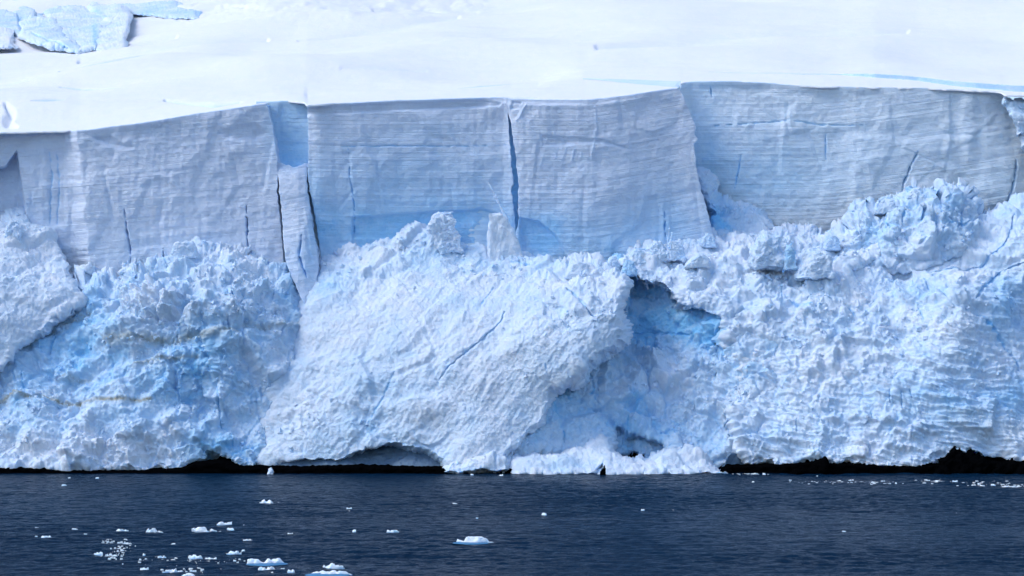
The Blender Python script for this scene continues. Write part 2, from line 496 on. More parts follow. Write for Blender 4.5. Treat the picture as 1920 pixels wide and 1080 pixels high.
# right of the dark crevasse
def yC(u, v):
    return cliffY(np.minimum(u, 1262)) * .3 + 332.0 * .7 + np.interp(u, [955, 975, 1180, 1300, 1340], [0, -.4, -1.0, -.9, -.5]) + np.maximum(0, v - 200) * -.006
CLIFF_C = block('ice_cliff', vedge, L(cL), L([(150, 1266), (170, 1276), (205, 1292), (240, 1305), (252, 1302), (262, 1309), (272, 1300), (330, 1308), (380, 1322), (440, 1336), (560, 1345)]), 560, yC, M_CLIFF,
      [(1010, 445, 60, 55, .9), (1180, 440, 170, 60, .55), (1250, 380, 60, 70, .25), (1060, 300, 140, 60, .12), (1130, 470, 50, 20, .3)],
      'layered ice block right of the dark crevasse, its right end jutting out',
      ins=[([(975, 408), (1010, 415), (1040, 440), (1060, 470), (1075, 520), (975, 520)], .9, 2.2),
           ([(1145, 500), (1150, 460), (1170, 440), (1200, 420), (1212, 370), (1232, 366), (1240, 400), (1236, 500)], .4, 5),
           ([(1015, 255), (1130, 262), (1180, 280), (1120, 268), (1018, 274)], .5, 3),
           ([(960, 190), (978, 192), (975, 206), (958, 206)], .5, 2)],
      crk=[([(1246, 398), (1247, 450)], 1.8, .9), ([(1115, 200), (1118, 240), (1108, 300)], 6, -.22), ([(968, 228), (986, 196)], 5, -.3),
           ([(1046, 275), (1040, 300)], 2, -.18), ([(1062, 275), (1054, 300)], 2, -.15), ([(1078, 278), (1070, 304)], 2, -.2), ([(1094, 280), (1084, 306)], 2, -.15),
           ([(1018, 290), (1012, 312)], 4, -.15)],
      rough=.8, tilt=lambda u, v: (v - 190) * .105 + np.maximum(0, u - 1100) ** 1.2 * .006)

# far right wall, runs on behind the previous block
def vE(u):
    return np.where(u > 1275, vedge(u), np.interp(u, [1000, 1095, 1180, 1275], [150, 146.5, 149, 152.5]))
def yE(u, v):
    return np.interp(u, [1000, 1095, 1280, 1400, 1570, 1612, 1800, 1850, 1920], [360.5, 359.6, 353.4, 351.5, 350.5, 349.9, 349.9, 349.2, 350]) + np.maximum(0, v - 160) * -.006 - np.clip(v - 149, 0, 16) * .25 * (1 - sm(1265, 1300, u))
block('ice_cliff', vE, C(1093), L([(150, 1868), (172, 1877), (200, 1893), (238, 1912), (250, 1925), (300, 1990), (420, 2080), (560, 2130)]), 520, yE, M_FARCLIFF,
      [(1400, 300, 200, 100, .20), (1360, 340, 120, 60, .25), (1480, 340, 140, 50, .2), (1320, 260, 40, 120, .3), (1750, 250, 250, 120, .12), (1180, 155, 120, 14, .35), (1860, 360, 60, 50, .18), (1350, 160, 70, 6, .2)],
      'long set back ice wall farthest right, pale cyan at its left end',
      ins=[([(1590, 250), (1598, 290), (1594, 420), (1700, 420), (1830, 300), (1826, 250), (1700, 262)], -.45, 9),
           ([(1410, 285), (1330, 300), (1325, 420), (1590, 420), (1590, 285)], -.0, 8),
           ([(1806, 175), (1828, 172), (1828, 260), (1815, 300), (1800, 240)], -.3, 7)],
      crk=[([(1722, 282), (1708, 310), (1698, 335), (1690, 362)], 2.6, 1.6), ([(1906, 300), (1902, 340), (1888, 382)], 2.6, 1.6), ([(1390, 290), (1378, 355)], 2.4, .6),
           ([(1333, 164), (1335, 180)], 2, .8), ([(1548, 250), (1548, 300)], 2, .5), ([(1340, 236), (1480, 226), (1540, 234), (1620, 235)], 2.5, .6)],
      rough=.8, amp=1.15, tilt=lambda u, v: (v - 160) * .105 + np.maximum(0, u - 1500) ** 1.35 * .0016)

# ------------------------------------------------------------------ snowfield
def sheet(name, us, vtop, n, vfar, **kw):
    s = np.linspace(0, 1, n) ** 1.7
    U = np.repeat(us[None], n, 0)
    vt = vtop(U)
    V = vt + s[:, None] * (vfar - vt)
    return U, V
us = np.concatenate([np.arange(-700, -200, 12), np.arange(-200, 2150, 3.0), np.arange(2150, 2700, 12)])
def snow_disp(x, y, z, u, v, d):
    p = (x, y, z * 0)
    h = fbm(p, 80, 2, 4) * 4.5 * sm(0, 60, d) + fbm(p, 30, 2, 47, stretch=(.6, 1, 1)) * 1.5 * sm(0, 40, d) + fbm(p, 14, 3, 14, stretch=(.35, 1, 1)) * .55 * sm(0, 20, d) + fbm(p, 3, 3, 24) * .05
    # uneven avalanche ground along the top of the picture
    r = sm(40, 5, v - np.interp(u, [-200, 330, 620, 900, 1000], [-60, 0, 15, -5, -60]))
    fc, ed = facets(p, 6, 8, sx=.6)
    h = h + r * (fc * .5 + fbm(p, 5, 3, 31) * .4)
    return h
def snowsurf(u, v, base=None):
    Y = snowY(u, v)
    d = vedge(u) - v
    Y = Y
    x, y, z = pt(u, v, Y)
    return x, y, z, d
us_m = us
def vsplit(u):
    return np.minimum(np.interp(u, [-700, 0, 500, 900, 1094, 1276, 1300], [225, 212, 172, 160, 147, 152.5, 0]) + np.where(u > 1276, 400, 0), vedge(u) - 2)
N1, N2 = 70, 270
U = np.repeat(us_m[None], N1 + N2, 0)
ve_, vs_ = vedge(U), vsplit(U)
s = np.concatenate([np.linspace(0, 1, N1, endpoint=False) ** 1.3, 1 + np.linspace(0, 1, N2) ** 1.35])[:, None]
V = np.where(s < 1, ve_ + s * (vs_ - ve_), vs_ + (s - 1) * (-210 - vs_))
x, y, z, d = snowsurf(U, V)
d = ve_ - V
df = np.minimum(d, (vs_ - V) + 0.4 * np.maximum(0, 1094 - U) + 0.4 * np.maximum(0, U - 1276))
df = np.maximum(df, 0)
h = snow_disp(x, y, z, U, V, df)
grooves = [([(310, 189), (360, 193), (400, 197), (450, 192)], 3.2, 1.5), ([(112, 150), (180, 137), (250, 124), (300, 113)], 2.2, 1.0), ([(-60, 165), (0, 162), (52, 158)], 2.0, 1.4),
           ([(60, 210), (120, 206)], 1.3, .6), ([(940, 183.6), (1006, 183)], 1.0, 1.2), ([(110, 172), (230, 176)], 1.1, .5),
           ([(150, 105), (240, 97), (330, 84), (500, 60)], 9, 1.5), ([(560, 62), (700, 48), (860, 30)], 5, .7), ([(1120, 95), (1400, 70), (1700, 60)], 10, .9), ([(860, 152), (980, 148)], 1.5, .5), ([(700, 20), (900, 10), (1150, 6)], 6, .8), ([(240, 80), (330, 62)], 5, .8), ([(640, 130), (800, 122)], 3, .25), ([(1330, 133), (1580, 138)], 1.0, .8), ([(10, 215), (22, 225), (12, 232), (30, 238)], 5, 1.5)]
g, gm = 0, 0
for pts_, w, dd in grooves:
    dist, t = line_dist(U, V, pts_)
    ww = w * (.3 + .7 * np.sin(np.clip(t, .03, .97) * math.pi))
    e_ = np.exp(-(dist / ww) ** 2); g = g + e_ * dd; gm = np.maximum(gm, e_ * (1 if w < 2.5 or w == 3.2 else .08))
inb = ((V < CV_L(U) + CV_B(U) + .6) & (V > CV_L(U) - .3) & (CV_B(U) > 1.0)).astype(float)
z = z + h * sm(0, 3, df) - g
y = y - .25 * (1 - sm(0, 2, d))
# a short turned-down lip so that the sheet has thickness at the edge
lipx, lipy, lipz = x[:1], y[:1] + .05, z[:1] - .35
bl = np.clip(gm * .55 + inb * .55 + .02, 0, 1)
kp = ~((U > 1095) & (U < 1275) & (s < 1))
kp[:, :] &= True
cat_ = lambda a, b: np.concatenate([a, b], 0)
snow = grid_mesh('snowfield', cat_(lipx, x), cat_(lipy, y), cat_(lipz, z), M_SNOW,
                 dict(blue=cat_(bl[:1], bl), dirt=cat_(bl[:1] * 0, bl * 0), strata=cat_(bl[:1] * 0, bl * 0)), keep=cat_(kp[:1], kp))
tag(snow, kind='structure', label='bright white snow slope rising behind the ice cliffs')
# snow cap of the block whose rear is cut off by the wedge-shaped crevasse
uc = np.append(np.arange(1093, 1274, 2.0), 1275)
U = np.repeat(uc[None], 26, 0); s = np.linspace(0, 1, 26)[:, None]
vt = vedge(U); vbk = np.minimum(np.interp(U, [1092, 1150, 1274], [147.5, 153, 164.5]) + perlin(U / 18., U * 0, U * 0) * 1.0, vt - .3)
V = vt + s * (vbk - vt)
x, y, z = pt(U, V, snowY(U, V))
y[0] -= .25
x = cat_(x, x[-1:]); y = cat_(y, y[-1:] + .3); z = cat_(z, z[-1:] - 6)
x = cat_(x[:1], x); y = cat_(y[:1] + .05, y); z = cat_(z[:1] - .35, z)
cap = grid_mesh('snow_cap', x, y, z, M_SNOW, dict(blue=x * 0 + .02, dirt=x * 0, strata=x * 0), parent=CLIFF_C)

# ------------------------------------------------------------------ fallen ice masses at the foot
SURF = []
FOOT = lin([(-240, 880), (100, 884), (330, 885), (350, 876), (410, 866), (440, 880), (830, 880), (860, 886), (945, 886), (960, 878), (980, 886), (1360, 886), (1370, 878), (1560, 872), (1700, 877), (1765, 866), (2150, 866)])
def mass(name, outline, ctrl, label, cat='ice slope', rough=(), rbase=.6, blue=(), bbase=.1, dirt=(), ins=(), crk=(), mat=None, retreat=9.0, R=10.0, margin=16, step=1.55, jag=7.0, amp=1.0,
         stri=None, dlines=(), group=None, seed=0, kind=None, folds=(), foot=True):
    mat = mat or M_RUB
    P = np.array(outline, float)
    u0, v0 = P.min(0) - margin - 6; u1, v1 = P.max(0) + margin + 6
    u, v = np.meshgrid(np.arange(u0, u1, step), np.arange(v0, v1, step))
    d = sdf(u, v, outline)
    pz = (u / 16., v / 16., u * 0 + seed)
    d = d + (perlin(u / 42., v / 42., u * 0 + seed + 3) * 1.7 + perlin(*pz) * 1.2 + perlin(u / 6., v / 6., u * 0 + seed + 9) * .6) * jag
    Y = tps(ctrl)(u, v)
    Y = inset(u, v, Y, ins)
    r = np.clip((d + R) / (R + margin), 0, 1.3)
    Y = Y + retreat * r ** 2.2
    x, y, z = pt(u, v, Y)
    n = smooth_normals(grid_normals(x, y, z), 12)
    p = (x, y, z)
    rg = np.clip(blobs(u, v, rough, rbase) + .22 * fbm(p, 9, 2, 61), .05, 1.3)
    f1, e1 = facets(p, 4.2, 11 + seed); f2, e2 = facets(p, 1.7, 31 + seed); f3, e3 = facets(p, .8, 51 + seed)
    f0, e0 = facets(p, 10.0, 91 + seed)
    big = fbm(p, 18, 3, 1.5 + seed) * 2.0 + fbm(p, 13, 2, 5.5 + seed, ridged=True) * 2.2 * (.2 + .8 * np.clip(rg, 0, 1)) + f0 * 2.6 * (.15 + .85 * np.clip(rg, 0, 1)) + fbm(p, 6, 3, 7 + seed, ridged=True) * 1.3 * (.15 + .85 * np.clip(rg, 0, 1))
    patchy = sm(-.25, .45, fbm(p, 11, 2, 71 + seed))
    rc = rg * (.25 + .95 * patchy)
    rg1 = rg * (.5 + .7 * sm(-.3, .4, fbm(p, 15, 2, 171 + seed)))
    med = f1 * 1.7 * rg1 + f2 * .85 * rc + f3 * .42 * rc + fbm(p, 3.2, 5, 5 + seed, gain=.62) * .5 * np.clip(rg - .08, .08, 1)
    fine = fbm(p, .8, 3, 8 + seed, gain=.65) * .24
    disp = (big + med + fine) * amp
    if stri is not None:
        a, k = stri
        cu = u * math.cos(a) + v * math.sin(a); cv = -u * math.sin(a) + v * math.cos(a)
        st = perlin(cu / 90., cv / 11., u * 0 + 4) * .3 + perlin(cu / 40., cv / 5., u * 0 + 8) * .2 + perlin(cu / 30., cv / 2.6, u * 0 + 2) * .12
        disp = disp + st * k * (1 + blobs(u, v, folds))
    x = x + n[..., 0] * disp; y = y + n[..., 1] * disp; z = z + n[..., 2] * disp
    cd, cm = cracks_(u, v, crk)
    y = y + cd * .55
    # hollows and fresh fractures show old blue ice, tops carry snow: a colour of the ice, by its own relief and noise
    bl = blobs(u, v, blue, bbase + .10) + .34 * (.35 + bbase + rbase * .4) * fbm(p, 9, 4, 77 + seed) + cm * .35 - .10 * f2 + .25 * (1 - e1) * np.clip(rg, 0, 1) * (.3 + bbase * 2)
    bl = np.clip(bl, 0, 1)
    SURF.append((name, d < 2, x.copy(), y.copy(), z.copy(), n, rg, bl, u, v))
    di = u * 0
    for pts_, w, a in dlines:
        dist, t = line_dist(u, v + perlin(u / 40., u * 0, u * 0 + 1) * 6, pts_)
        di = np.maximum(di, a * np.exp(-(dist / w) ** 2))
    if dirt: di = np.clip(di + blobs(u, v, dirt), 0, 1)
    keep = d < margin
    if foot: keep &= v < FOOT(u) + perlin(u / 9., u * 0, u * 0 + seed) * 2.5 + perlin(u / 30., u * 0, u * 0 + seed) * 2
    o = grid_mesh(name, x, y, z, mat, dict(blue=bl, dirt=di, strata=z), keep=keep)
    tag(o, label, cat, group, kind)
    return o

# upper right: pale broken ice past the end of the long wall
mass('ice_slope', [(1884, 194), (2160, 192), (2160, 430), (1990, 320), (1935, 262), (1912, 240)],
     [(1850, 180, 345), (2160, 180, 344), (1850, 420, 337), (2160, 420, 334), (2000, 300, 340)],
     'pale broken ice past the slanting end of the far right wall', bbase=.18, rbase=.5, mat=M_RUB, seed=3, retreat=4, R=4, margin=8, jag=4, amp=.6)

# smooth apron, far left
mass('ice_slope', [(-230, 432), (0, 425), (20, 412), (45, 412), (62, 440), (95, 446), (118, 500), (150, 560), (140, 574), (95, 606), (60, 636), (30, 656), (0, 690), (-230, 810)],
     [(-220, 430, 329), (0, 430, 328), (100, 455, 331), (125, 500, 324), (140, 560, 317), (60, 540, 316.5), (0, 560, 313), (90, 600, 313), (0, 680, 307.5), (-220, 700, 303), (-220, 560, 311), (30, 490, 321)],
     'smooth white snow apron against the left frame edge, ending in a sharp diagonal lip', rbase=.28, rough=[(60, 440, 60, 50, .4), (0, 500, 60, 60, .2)], bbase=.03,
     blue=[(130, 560, 20, 20, .1)], mat=M_SLAB, retreat=5, R=5, margin=12, jag=5, amp=.7, seed=1, group='fallen ice masses')

# left buttress with its tan bands
mass('ice_slope', [(-230, 620), (0, 630), (90, 585), (150, 545), (172, 530), (235, 520), (250, 510), (315, 502), (322, 484), (350, 474), (380, 472), (400, 478), (450, 484), (465, 498), (528, 506), (550, 525), (588, 560),
                   (625, 620), (618, 700), (600, 780), (565, 874), (440, 877), (425, 864), (405, 851), (385, 857), (345, 876), (338, 883), (-230, 885)],
     [(-220, 880, 299), (0, 880, 298), (180, 880, 297), (400, 870, 300), (520, 870, 302), (-220, 780, 304), (0, 790, 303), (150, 800, 301), (300, 790, 303), (440, 790, 304.5), (540, 780, 308),
      (-220, 690, 309), (20, 690, 311), (120, 690, 309), (250, 700, 306), (400, 700, 306), (500, 700, 309), (570, 690, 314), (60, 630, 314), (140, 610, 315), (240, 600, 311), (340, 600, 309), (450, 600, 310.5), (540, 600, 315), (590, 600, 319.5),
      (625, 620, 323), (625, 700, 318), (605, 790, 311), (570, 870, 305), (160, 545, 318), (240, 530, 317), (340, 520, 315), (450, 520, 317), (530, 520, 320), (580, 560, 323), (350, 475, 326), (450, 485, 326), (520, 495, 327), (-220, 620, 316)],
     'rough blue and white ice buttress at lower left, crossed by thin tan dirt bands', rbase=.62, rough=[(350, 560, 200, 60, .35), (130, 630, 110, 45, -.3), (120, 800, 200, 50, -.12)], bbase=.20,
     blue=[(110, 635, 90, 40, .50), (80, 700, 130, 40, .25), (350, 690, 110, 60, .22), (120, 760, 130, 30, .15), (400, 480, 110, 26, -.2), (150, 845, 200, 26, -.22), (410, 780, 60, 90, .22), (410, 845, 90, 30, .25), (470, 620, 60, 60, .1), (560, 560, 40, 60, .2)],
     dlines=[([(-60, 748), (90, 748), (180, 750), (280, 746)], 4.5, .75), ([(200, 638), (270, 632), (330, 634), (440, 622)], 8, .5), ([(250, 676), (370, 668)], 4, .5), ([(460, 610), (560, 606)], 6, .3), ([(50, 642), (110, 604), (160, 584)], 6, .4), ([(110, 706), (160, 702)], 5, .4)],
     crk=[([(104, 615), (96, 640), (88, 660)], 3, 1.5), ([(434, 555), (442, 580)], 5, 1.8), ([(425, 600), (432, 640)], 2.5, 1.2), ([(405, 720), (410, 760), (414, 800)], 3.5, 1.4), ([(432, 810), (438, 840)], 2, .8), ([(44, 700), (44, 740)], 2.5, .8)],
     ins=[([(150, 525), (200, 508), (240, 514), (242, 540), (200, 536)], 3, 4), ([(340, 600), (356, 690), (350, 790), (390, 800), (400, 690), (380, 610)], 1.2, 6), ([(345, 700), (385, 700), (390, 780), (350, 780)], 1.0, 6)],
     seed=2, retreat=8, group='fallen ice masses')

# middle ridge: fan on the left, striated slab on the right
mass('ice_slope', [(580, 462), (640, 458), (700, 462), (760, 440), (800, 420), (822, 410), (846, 424), (866, 454), (915, 478), (985, 492), (1040, 498), (1060, 494), (1110, 502), (1150, 508), (1168, 530), (1160, 590), (1170, 640),
                   (1125, 668), (1062, 712), (1035, 735), (1015, 790), (985, 822), (955, 850), (948, 876), (860, 876), (840, 872), (800, 852), (760, 840), (715, 838), (680, 848), (640, 870), (600, 864), (560, 870), (470, 872), (470, 800), (490, 700), (520, 620), (560, 560), (588, 500)],
     [(500, 620, 323), (480, 700, 316), (465, 800, 310), (460, 870, 305), (520, 860, 301.5), (560, 860, 300), (640, 860, 299), (760, 860, 298), (900, 870, 295), (950, 850, 296), (520, 760, 308), (640, 780, 302), (760, 780, 300), (860, 770, 299), (985, 810, 298), (545, 660, 314.5),
      (620, 680, 309), (740, 680, 306), (860, 660, 304), (980, 660, 302), (1040, 725, 300), (1130, 650, 301), (570, 570, 320), (650, 570, 317), (760, 570, 315), (900, 560, 313), (1020, 560, 309), (1120, 570, 304), (1160, 600, 303),
      (600, 480, 331), (700, 480, 329), (820, 430, 331.5), (860, 500, 324), (980, 500, 325), (1060, 500, 321), (1140, 515, 314), (1165, 530, 310), (1165, 640, 303)],
     'big central white ice ridge, smooth fan on its left, striated slab on its right', rbase=.34, rough=[(760, 450, 120, 30, .35), (1000, 500, 120, 35, .35), (640, 510, 50, 60, .3), (720, 620, 120, 60, -.12), (950, 700, 110, 130, -.25), (640, 620, 50, 90, -.12), (640, 790, 120, 60, .15), (1090, 620, 60, 70, .15)],
     bbase=.07, blue=[(620, 540, 40, 50, .25), (790, 480, 40, 30, .25), (950, 500, 70, 22, .3), (720, 730, 70, 50, .22), (760, 860, 90, 24, .3), (660, 800, 50, 40, .2), (640, 720, 60, 200, .03), (1110, 690, 50, 40, .15), (870, 450, 30, 20, .2)],
     crk=[([(946, 585), (938, 600), (905, 632), (870, 660), (840, 690), (815, 720)], 3.4, 1.5), ([(1062, 545), (1085, 562), (1100, 575), (1118, 590)], 4, 1.8), ([(1028, 520), (1022, 535)], 3, 1.0),
          ([(925, 540), (912, 560), (900, 575)], 2.5, .9), ([(1024, 680), (1026, 700)], 2, .9), ([(690, 790), (720, 740), (740, 700)], 3, .7), ([(955, 500), (990, 510)], 4, .9)],
     ins=[([(628, 890), (640, 868), (668, 850), (700, 842), (735, 838), (770, 842), (800, 852), (830, 864), (858, 890)], 2.0, 4), ([(1020, 570), (1060, 575), (1050, 592), (1022, 590)], 1.2, 5),
          ([(500, 890), (530, 866), (570, 862), (600, 872), (625, 890)], 3, 2)],
     mat=M_SLAB, stri=(-.95, .42), seed=4, retreat=8, R=7, margin=14, jag=5, amp=.62, group='fallen ice masses')
# dark layered ice under the arch
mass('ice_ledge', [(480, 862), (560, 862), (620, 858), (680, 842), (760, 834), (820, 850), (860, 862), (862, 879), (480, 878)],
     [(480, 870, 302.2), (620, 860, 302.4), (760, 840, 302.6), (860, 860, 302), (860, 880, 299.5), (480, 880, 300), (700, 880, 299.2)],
     'shadowed grey blue ice ledge under the arch at the foot of the central ridge', 'ice ledge', rbase=.15, bbase=.5, mat=M_BASAL_SHADE, retreat=1, R=2, margin=4, jag=1, amp=.6, seed=5)

# hollow right of the ridge
mass('ice_hollow', [(1060, 580), (1165, 490), (1260, 515), (1420, 600), (1470, 700), (1450, 800), (1400, 866), (1300, 884), (955, 884), (940, 800), (1010, 680)],
     [(955, 880, 300), (1000, 860, 301), (990, 820, 302), (1030, 760, 304), (1050, 700, 308), (1110, 660, 311), (1165, 600, 320.5), (1165, 510, 325), (1100, 820, 305.5), (1130, 740, 309), (1200, 800, 307.5),
      (1240, 870, 303), (1200, 700, 314.5), (1250, 610, 320.5), (1300, 575, 320.5), (1350, 610, 317), (1350, 700, 311.5), (1400, 680, 309.5), (1300, 800, 307), (1380, 860, 302), (1420, 760, 306), (1185, 640, 320.5), (1450, 620, 314), (1180, 560, 325.5), (1250, 540, 323.5)],
     'deep blue hollow in the fallen ice, between the central ridge and the right slope', 'ice hollow', rbase=.5, rough=[(1205, 600, 50, 45, -.2), (1050, 800, 60, 70, -.1), (1230, 740, 120, 70, .35)], bbase=.36,
     blue=[(1225, 590, 95, 60, .55), (1330, 640, 40, 60, .25), (1200, 630, 40, 20, .25), (1060, 760, 70, 60, .15), (1200, 820, 60, 30, .2), (1270, 720, 90, 60, -.26), (1380, 740, 60, 70, -.15), (1345, 640, 16, 20, .3)],
     ins=[([(1140, 868), (1140, 806), (1165, 800), (1195, 808), (1235, 826), (1262, 840), (1262, 868)], 3.5, 4), ([(1156, 875), (1160, 850), (1180, 845), (1205, 852), (1206, 875)], 9, 2), ([(1340, 620), (1356, 622), (1356, 660), (1338, 655)], 1.5, 4)],
     crk=[([(1052, 810), (1060, 835)], 3, 1), ([(1100, 690), (1112, 740), (1130, 770)], 4, .8), ([(1165, 620), (1230, 628), (1300, 632)], 6, 1.2)],
     seed=6, retreat=6, group='fallen ice masses')

# right slope
mass('ice_slope', [(1168, 494), (1200, 470), (1250, 456), (1310, 446), (1345, 438), (1420, 438), (1520, 436), (1545, 446), (1600, 440), (1700, 430), (1850, 412), (1870, 402), (1920, 386), (2150, 366), (2150, 872), (1920, 866), (1850, 866), (1830, 852),
                   (1795, 850), (1765, 864), (1750, 875), (1560, 872), (1480, 875), (1400, 858), (1375, 840), (1372, 780), (1392, 700), (1372, 650), (1348, 598), (1290, 568), (1225, 530), (1172, 510)],
     [(1180, 500, 322), (1230, 470, 330), (1350, 445, 334), (1500, 440, 335), (1600, 445, 333), (1860, 400, 334), (1920, 370, 336), (2150, 360, 336), (1300, 520, 321), (1400, 520, 321), (1550, 520, 322), (1700, 510, 322), (1830, 500, 321), (1930, 470, 322), (2150, 480, 322),
      (1340, 580, 315), (1420, 600, 314), (1550, 600, 313), (1680, 600, 313), (1800, 590, 309), (1920, 600, 318), (2150, 600, 314), (1400, 690, 309), (1520, 690, 306), (1650, 690, 307), (1780, 680, 303), (1920, 690, 309), (2150, 700, 307),
      (1390, 780, 303), (1500, 780, 301), (1650, 780, 300), (1800, 770, 299), (1920, 780, 301), (1420, 860, 298), (1560, 865, 296), (1750, 865, 296), (1920, 860, 297), (2150, 860, 297)],
     'large white rubble slope filling the right side below the far wall, wavy near its foot', rbase=.5, rough=[(1500, 560, 200, 90, .25), (1780, 760, 160, 90, -.15), (1450, 800, 90, 60, -.05), (1880, 450, 60, 60, -.2), (1780, 520, 60, 40, -.15)], bbase=.08,
     blue=[(1890, 570, 50, 70, .45), (1700, 540, 70, 26, .25), (1900, 400, 40, 30, .12), (1500, 540, 60, 30, .12), (1790, 765, 130, 70, .26), (1450, 800, 60, 60, .1), (1650, 440, 80, 20, .15), (1600, 600, 60, 40, .06), (1910, 760, 50, 40, .2), (1560, 470, 40, 20, .15)],
     crk=[([(1744, 420), (1738, 460), (1744, 490)], 3.5, 1.3), ([(1905, 400), (1892, 440), (1880, 462), (1850, 485), (1800, 500), (1745, 500)], 4.5, 1.5), ([(1920, 492), (1880, 500), (1858, 525), (1840, 545), (1825, 568)], 5.5, 1.8),
          ([(1730, 510), (1742, 530)], 3, 1.0), ([(1722, 575), (1732, 598)], 3, .9), ([(1592, 580), (1605, 592)], 6, 1.5), ([(1464, 525), (1468, 555)], 4, 1.2), ([(1668, 735), (1668, 762)], 2.5, 1), ([(1690, 735), (1692, 770)], 2.5, 1), ([(1632, 770), (1634, 790)], 2.5, 1),
          ([(1492, 785), (1494, 810)], 2.5, 1), ([(1710, 745), (1706, 730)], 3, 1), ([(1480, 560), (1510, 575), (1540, 580)], 5, 1.2), ([(1835, 590), (1860, 620), (1890, 660), (1915, 690)], 5, 1.2)],
     ins=[([(1590, 508), (1650, 482), (1700, 500), (1705, 545), (1640, 560), (1605, 545)], 2.2, 5)],
     dlines=[([(1700, 760), (1900, 800)], 30, .14)], stri=(.18, 1.5), folds=[(1790, 760, 150, 80, 1.3), (1450, 800, 80, 60, .6), (1500, 540, 200, 90, -.6)], seed=8, retreat=7, R=8, amp=.85, group='fallen ice masses')

# serac mound against the far right wall
mass('serac_mound', [(1560, 486), (1572, 450), (1592, 432), (1600, 416), (1640, 402), (1690, 382), (1712, 368), (1735, 369), (1750, 378), (1790, 376), (1830, 396), (1850, 410), (1862, 450), (1830, 486), (1700, 510), (1620, 498)],
     [(1560, 480, 331), (1600, 420, 333), (1720, 360, 337), (1845, 400, 335), (1850, 470, 329), (1700, 505, 325), (1620, 490, 328), (1700, 440, 326), (1780, 440, 326)],
     'jumbled mound of cracked seracs leaning on the foot of the far right wall', 'ice mound', rbase=.75, bbase=.16, blue=[(1640, 430, 50, 30, .2), (1760, 400, 50, 20, .1)],
     crk=[([(1665, 400), (1660, 420), (1672, 430)], 3, 1.4), ([(1700, 395), (1692, 425)], 3, 1.3), ([(1733, 400), (1726, 425)], 3, 1.3), ([(1798, 405), (1796, 440)], 3.5, 1.6), ([(1765, 425), (1800, 430), (1820, 420)], 3, 1.3), ([(1718, 352), (1706, 378)], 3.5, 1.5), ([(1612, 425), (1616, 445)], 2.5, 1)],
     dlines=[([(1570, 393), (1640, 388), (1690, 396), (1750, 405), (1760, 415)], 2.2, .45)], seed=9, retreat=6, amp=.9)
# small heap in the gap before the far right wall
mass('snow_heap', [(1312, 330), (1322, 332), (1335, 350), (1345, 378), (1380, 388), (1420, 398), (1440, 430), (1430, 450), (1350, 450), (1335, 400)],
     [(1312, 330, 345), (1340, 360, 344), (1440, 400, 345), (1430, 450, 338), (1340, 450, 338)],
     'small heap of white fallen snow in the gap where the far right wall begins', 'snow heap', rbase=.6, bbase=.15, blue=[(1345, 400, 20, 30, .7), (1360, 425, 30, 14, .5)], seed=10, retreat=5, amp=.6, jag=4, R=5, margin=9)
# tongue at the waterline
mass('snow_tongue', [(966, 889), (972, 876), (990, 868), (1025, 861), (1065, 853), (1100, 842), (1128, 820), (1140, 826), (1150, 852), (1165, 862), (1190, 866), (1204, 852), (1212, 862), (1240, 854), (1262, 848), (1290, 847), (1312, 856), (1345, 872), (1366, 885), (1300, 889), (1200, 889), (1100, 888)],
     [(966, 888, 292.5), (1130, 825, 302), (1100, 850, 299), (1100, 888, 292), (1200, 870, 297), (1290, 850, 300), (1366, 886, 293), (1250, 888, 292), (1180, 888, 292)],
     'low bright white snow tongue spilling into the sea below the blue hollow', 'snow tongue', rbase=.5, bbase=.08, foot=False, blue=[(1050, 876, 40, 10, .15)], seed=12, retreat=4, R=4, margin=7, jag=4, amp=.55, ins=[([(1115, 890), (1118, 880), (1132, 868), (1136, 890)], 2.5, 2)])
mass('snow_heap', [(835, 884), (846, 858), (868, 852), (900, 849), (930, 853), (952, 862), (950, 884)],
     [(840, 884, 293), (900, 850, 296), (950, 884, 292.5), (900, 884, 292.5)], 'rounded white snow heap touching the water at the foot of the striated slab', 'snow heap', rbase=.45, bbase=.08, foot=False, blue=[(890, 880, 60, 6, .3)], seed=13, retreat=4, R=4, margin=7, jag=3, amp=.5)
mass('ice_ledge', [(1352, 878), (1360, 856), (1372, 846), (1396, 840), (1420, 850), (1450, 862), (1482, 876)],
     [(1355, 876, 297.5), (1396, 840, 299), (1480, 876, 300), (1400, 876, 299)], 'slate blue wedge of ice beside the right end of the snow tongue', 'ice ledge', rbase=.2, bbase=.5, seed=14, mat=M_BASAL_SHADE, retreat=2, R=2, margin=5, jag=2, amp=.5)

# ------------------------------------------------------------------ shore rock
VR = L([(-240, 880), (0, 879), (100, 884), (250, 887), (335, 882), (360, 872), (410, 868), (440, 879), (560, 880), (650, 877), (830, 880), (850, 889), (945, 890), (956, 880), (968, 880), (980, 889), (1110, 888), (1130, 884), (1180, 886), (1200, 890), (1350, 890), (1366, 877),
        (1470, 874), (1560, 871), (1700, 876), (1765, 872), (1850, 868), (2160, 868)])
us3 = np.arange(-240, 2160, 2.0)
u, t = np.meshgrid(us3, np.linspace(0, 1, 14))
vt = VR(u) + perlin(u / 22., u * 0, u * 0 + 1) * 2.0 + perlin(u / 6., u * 0, u * 0 + 6) * 1.6
v = vt + t * (896 - vt)
x, y, z = pt(u, v, 294.6 - t * .5)
rd = fbm((x, y, z * 2), 1.5, 4, 3) * .35
y = y - rd
tx, ty, tz = [], [], []
for dback in (13, 6, 2.5, .8):
    tx.append(x[0]); ty.append(y[0] + dback); tz.append(z[0] + .12 * min(dback, 3) + perlin(x[0], x[0] * 0 + dback, x[0] * 0) * .15)
for dback, up in ((17, 4), (20, 7)):
    tx.insert(0, x[0]); ty.insert(0, y[0] + dback); tz.insert(0, z[0] * 0 + up)
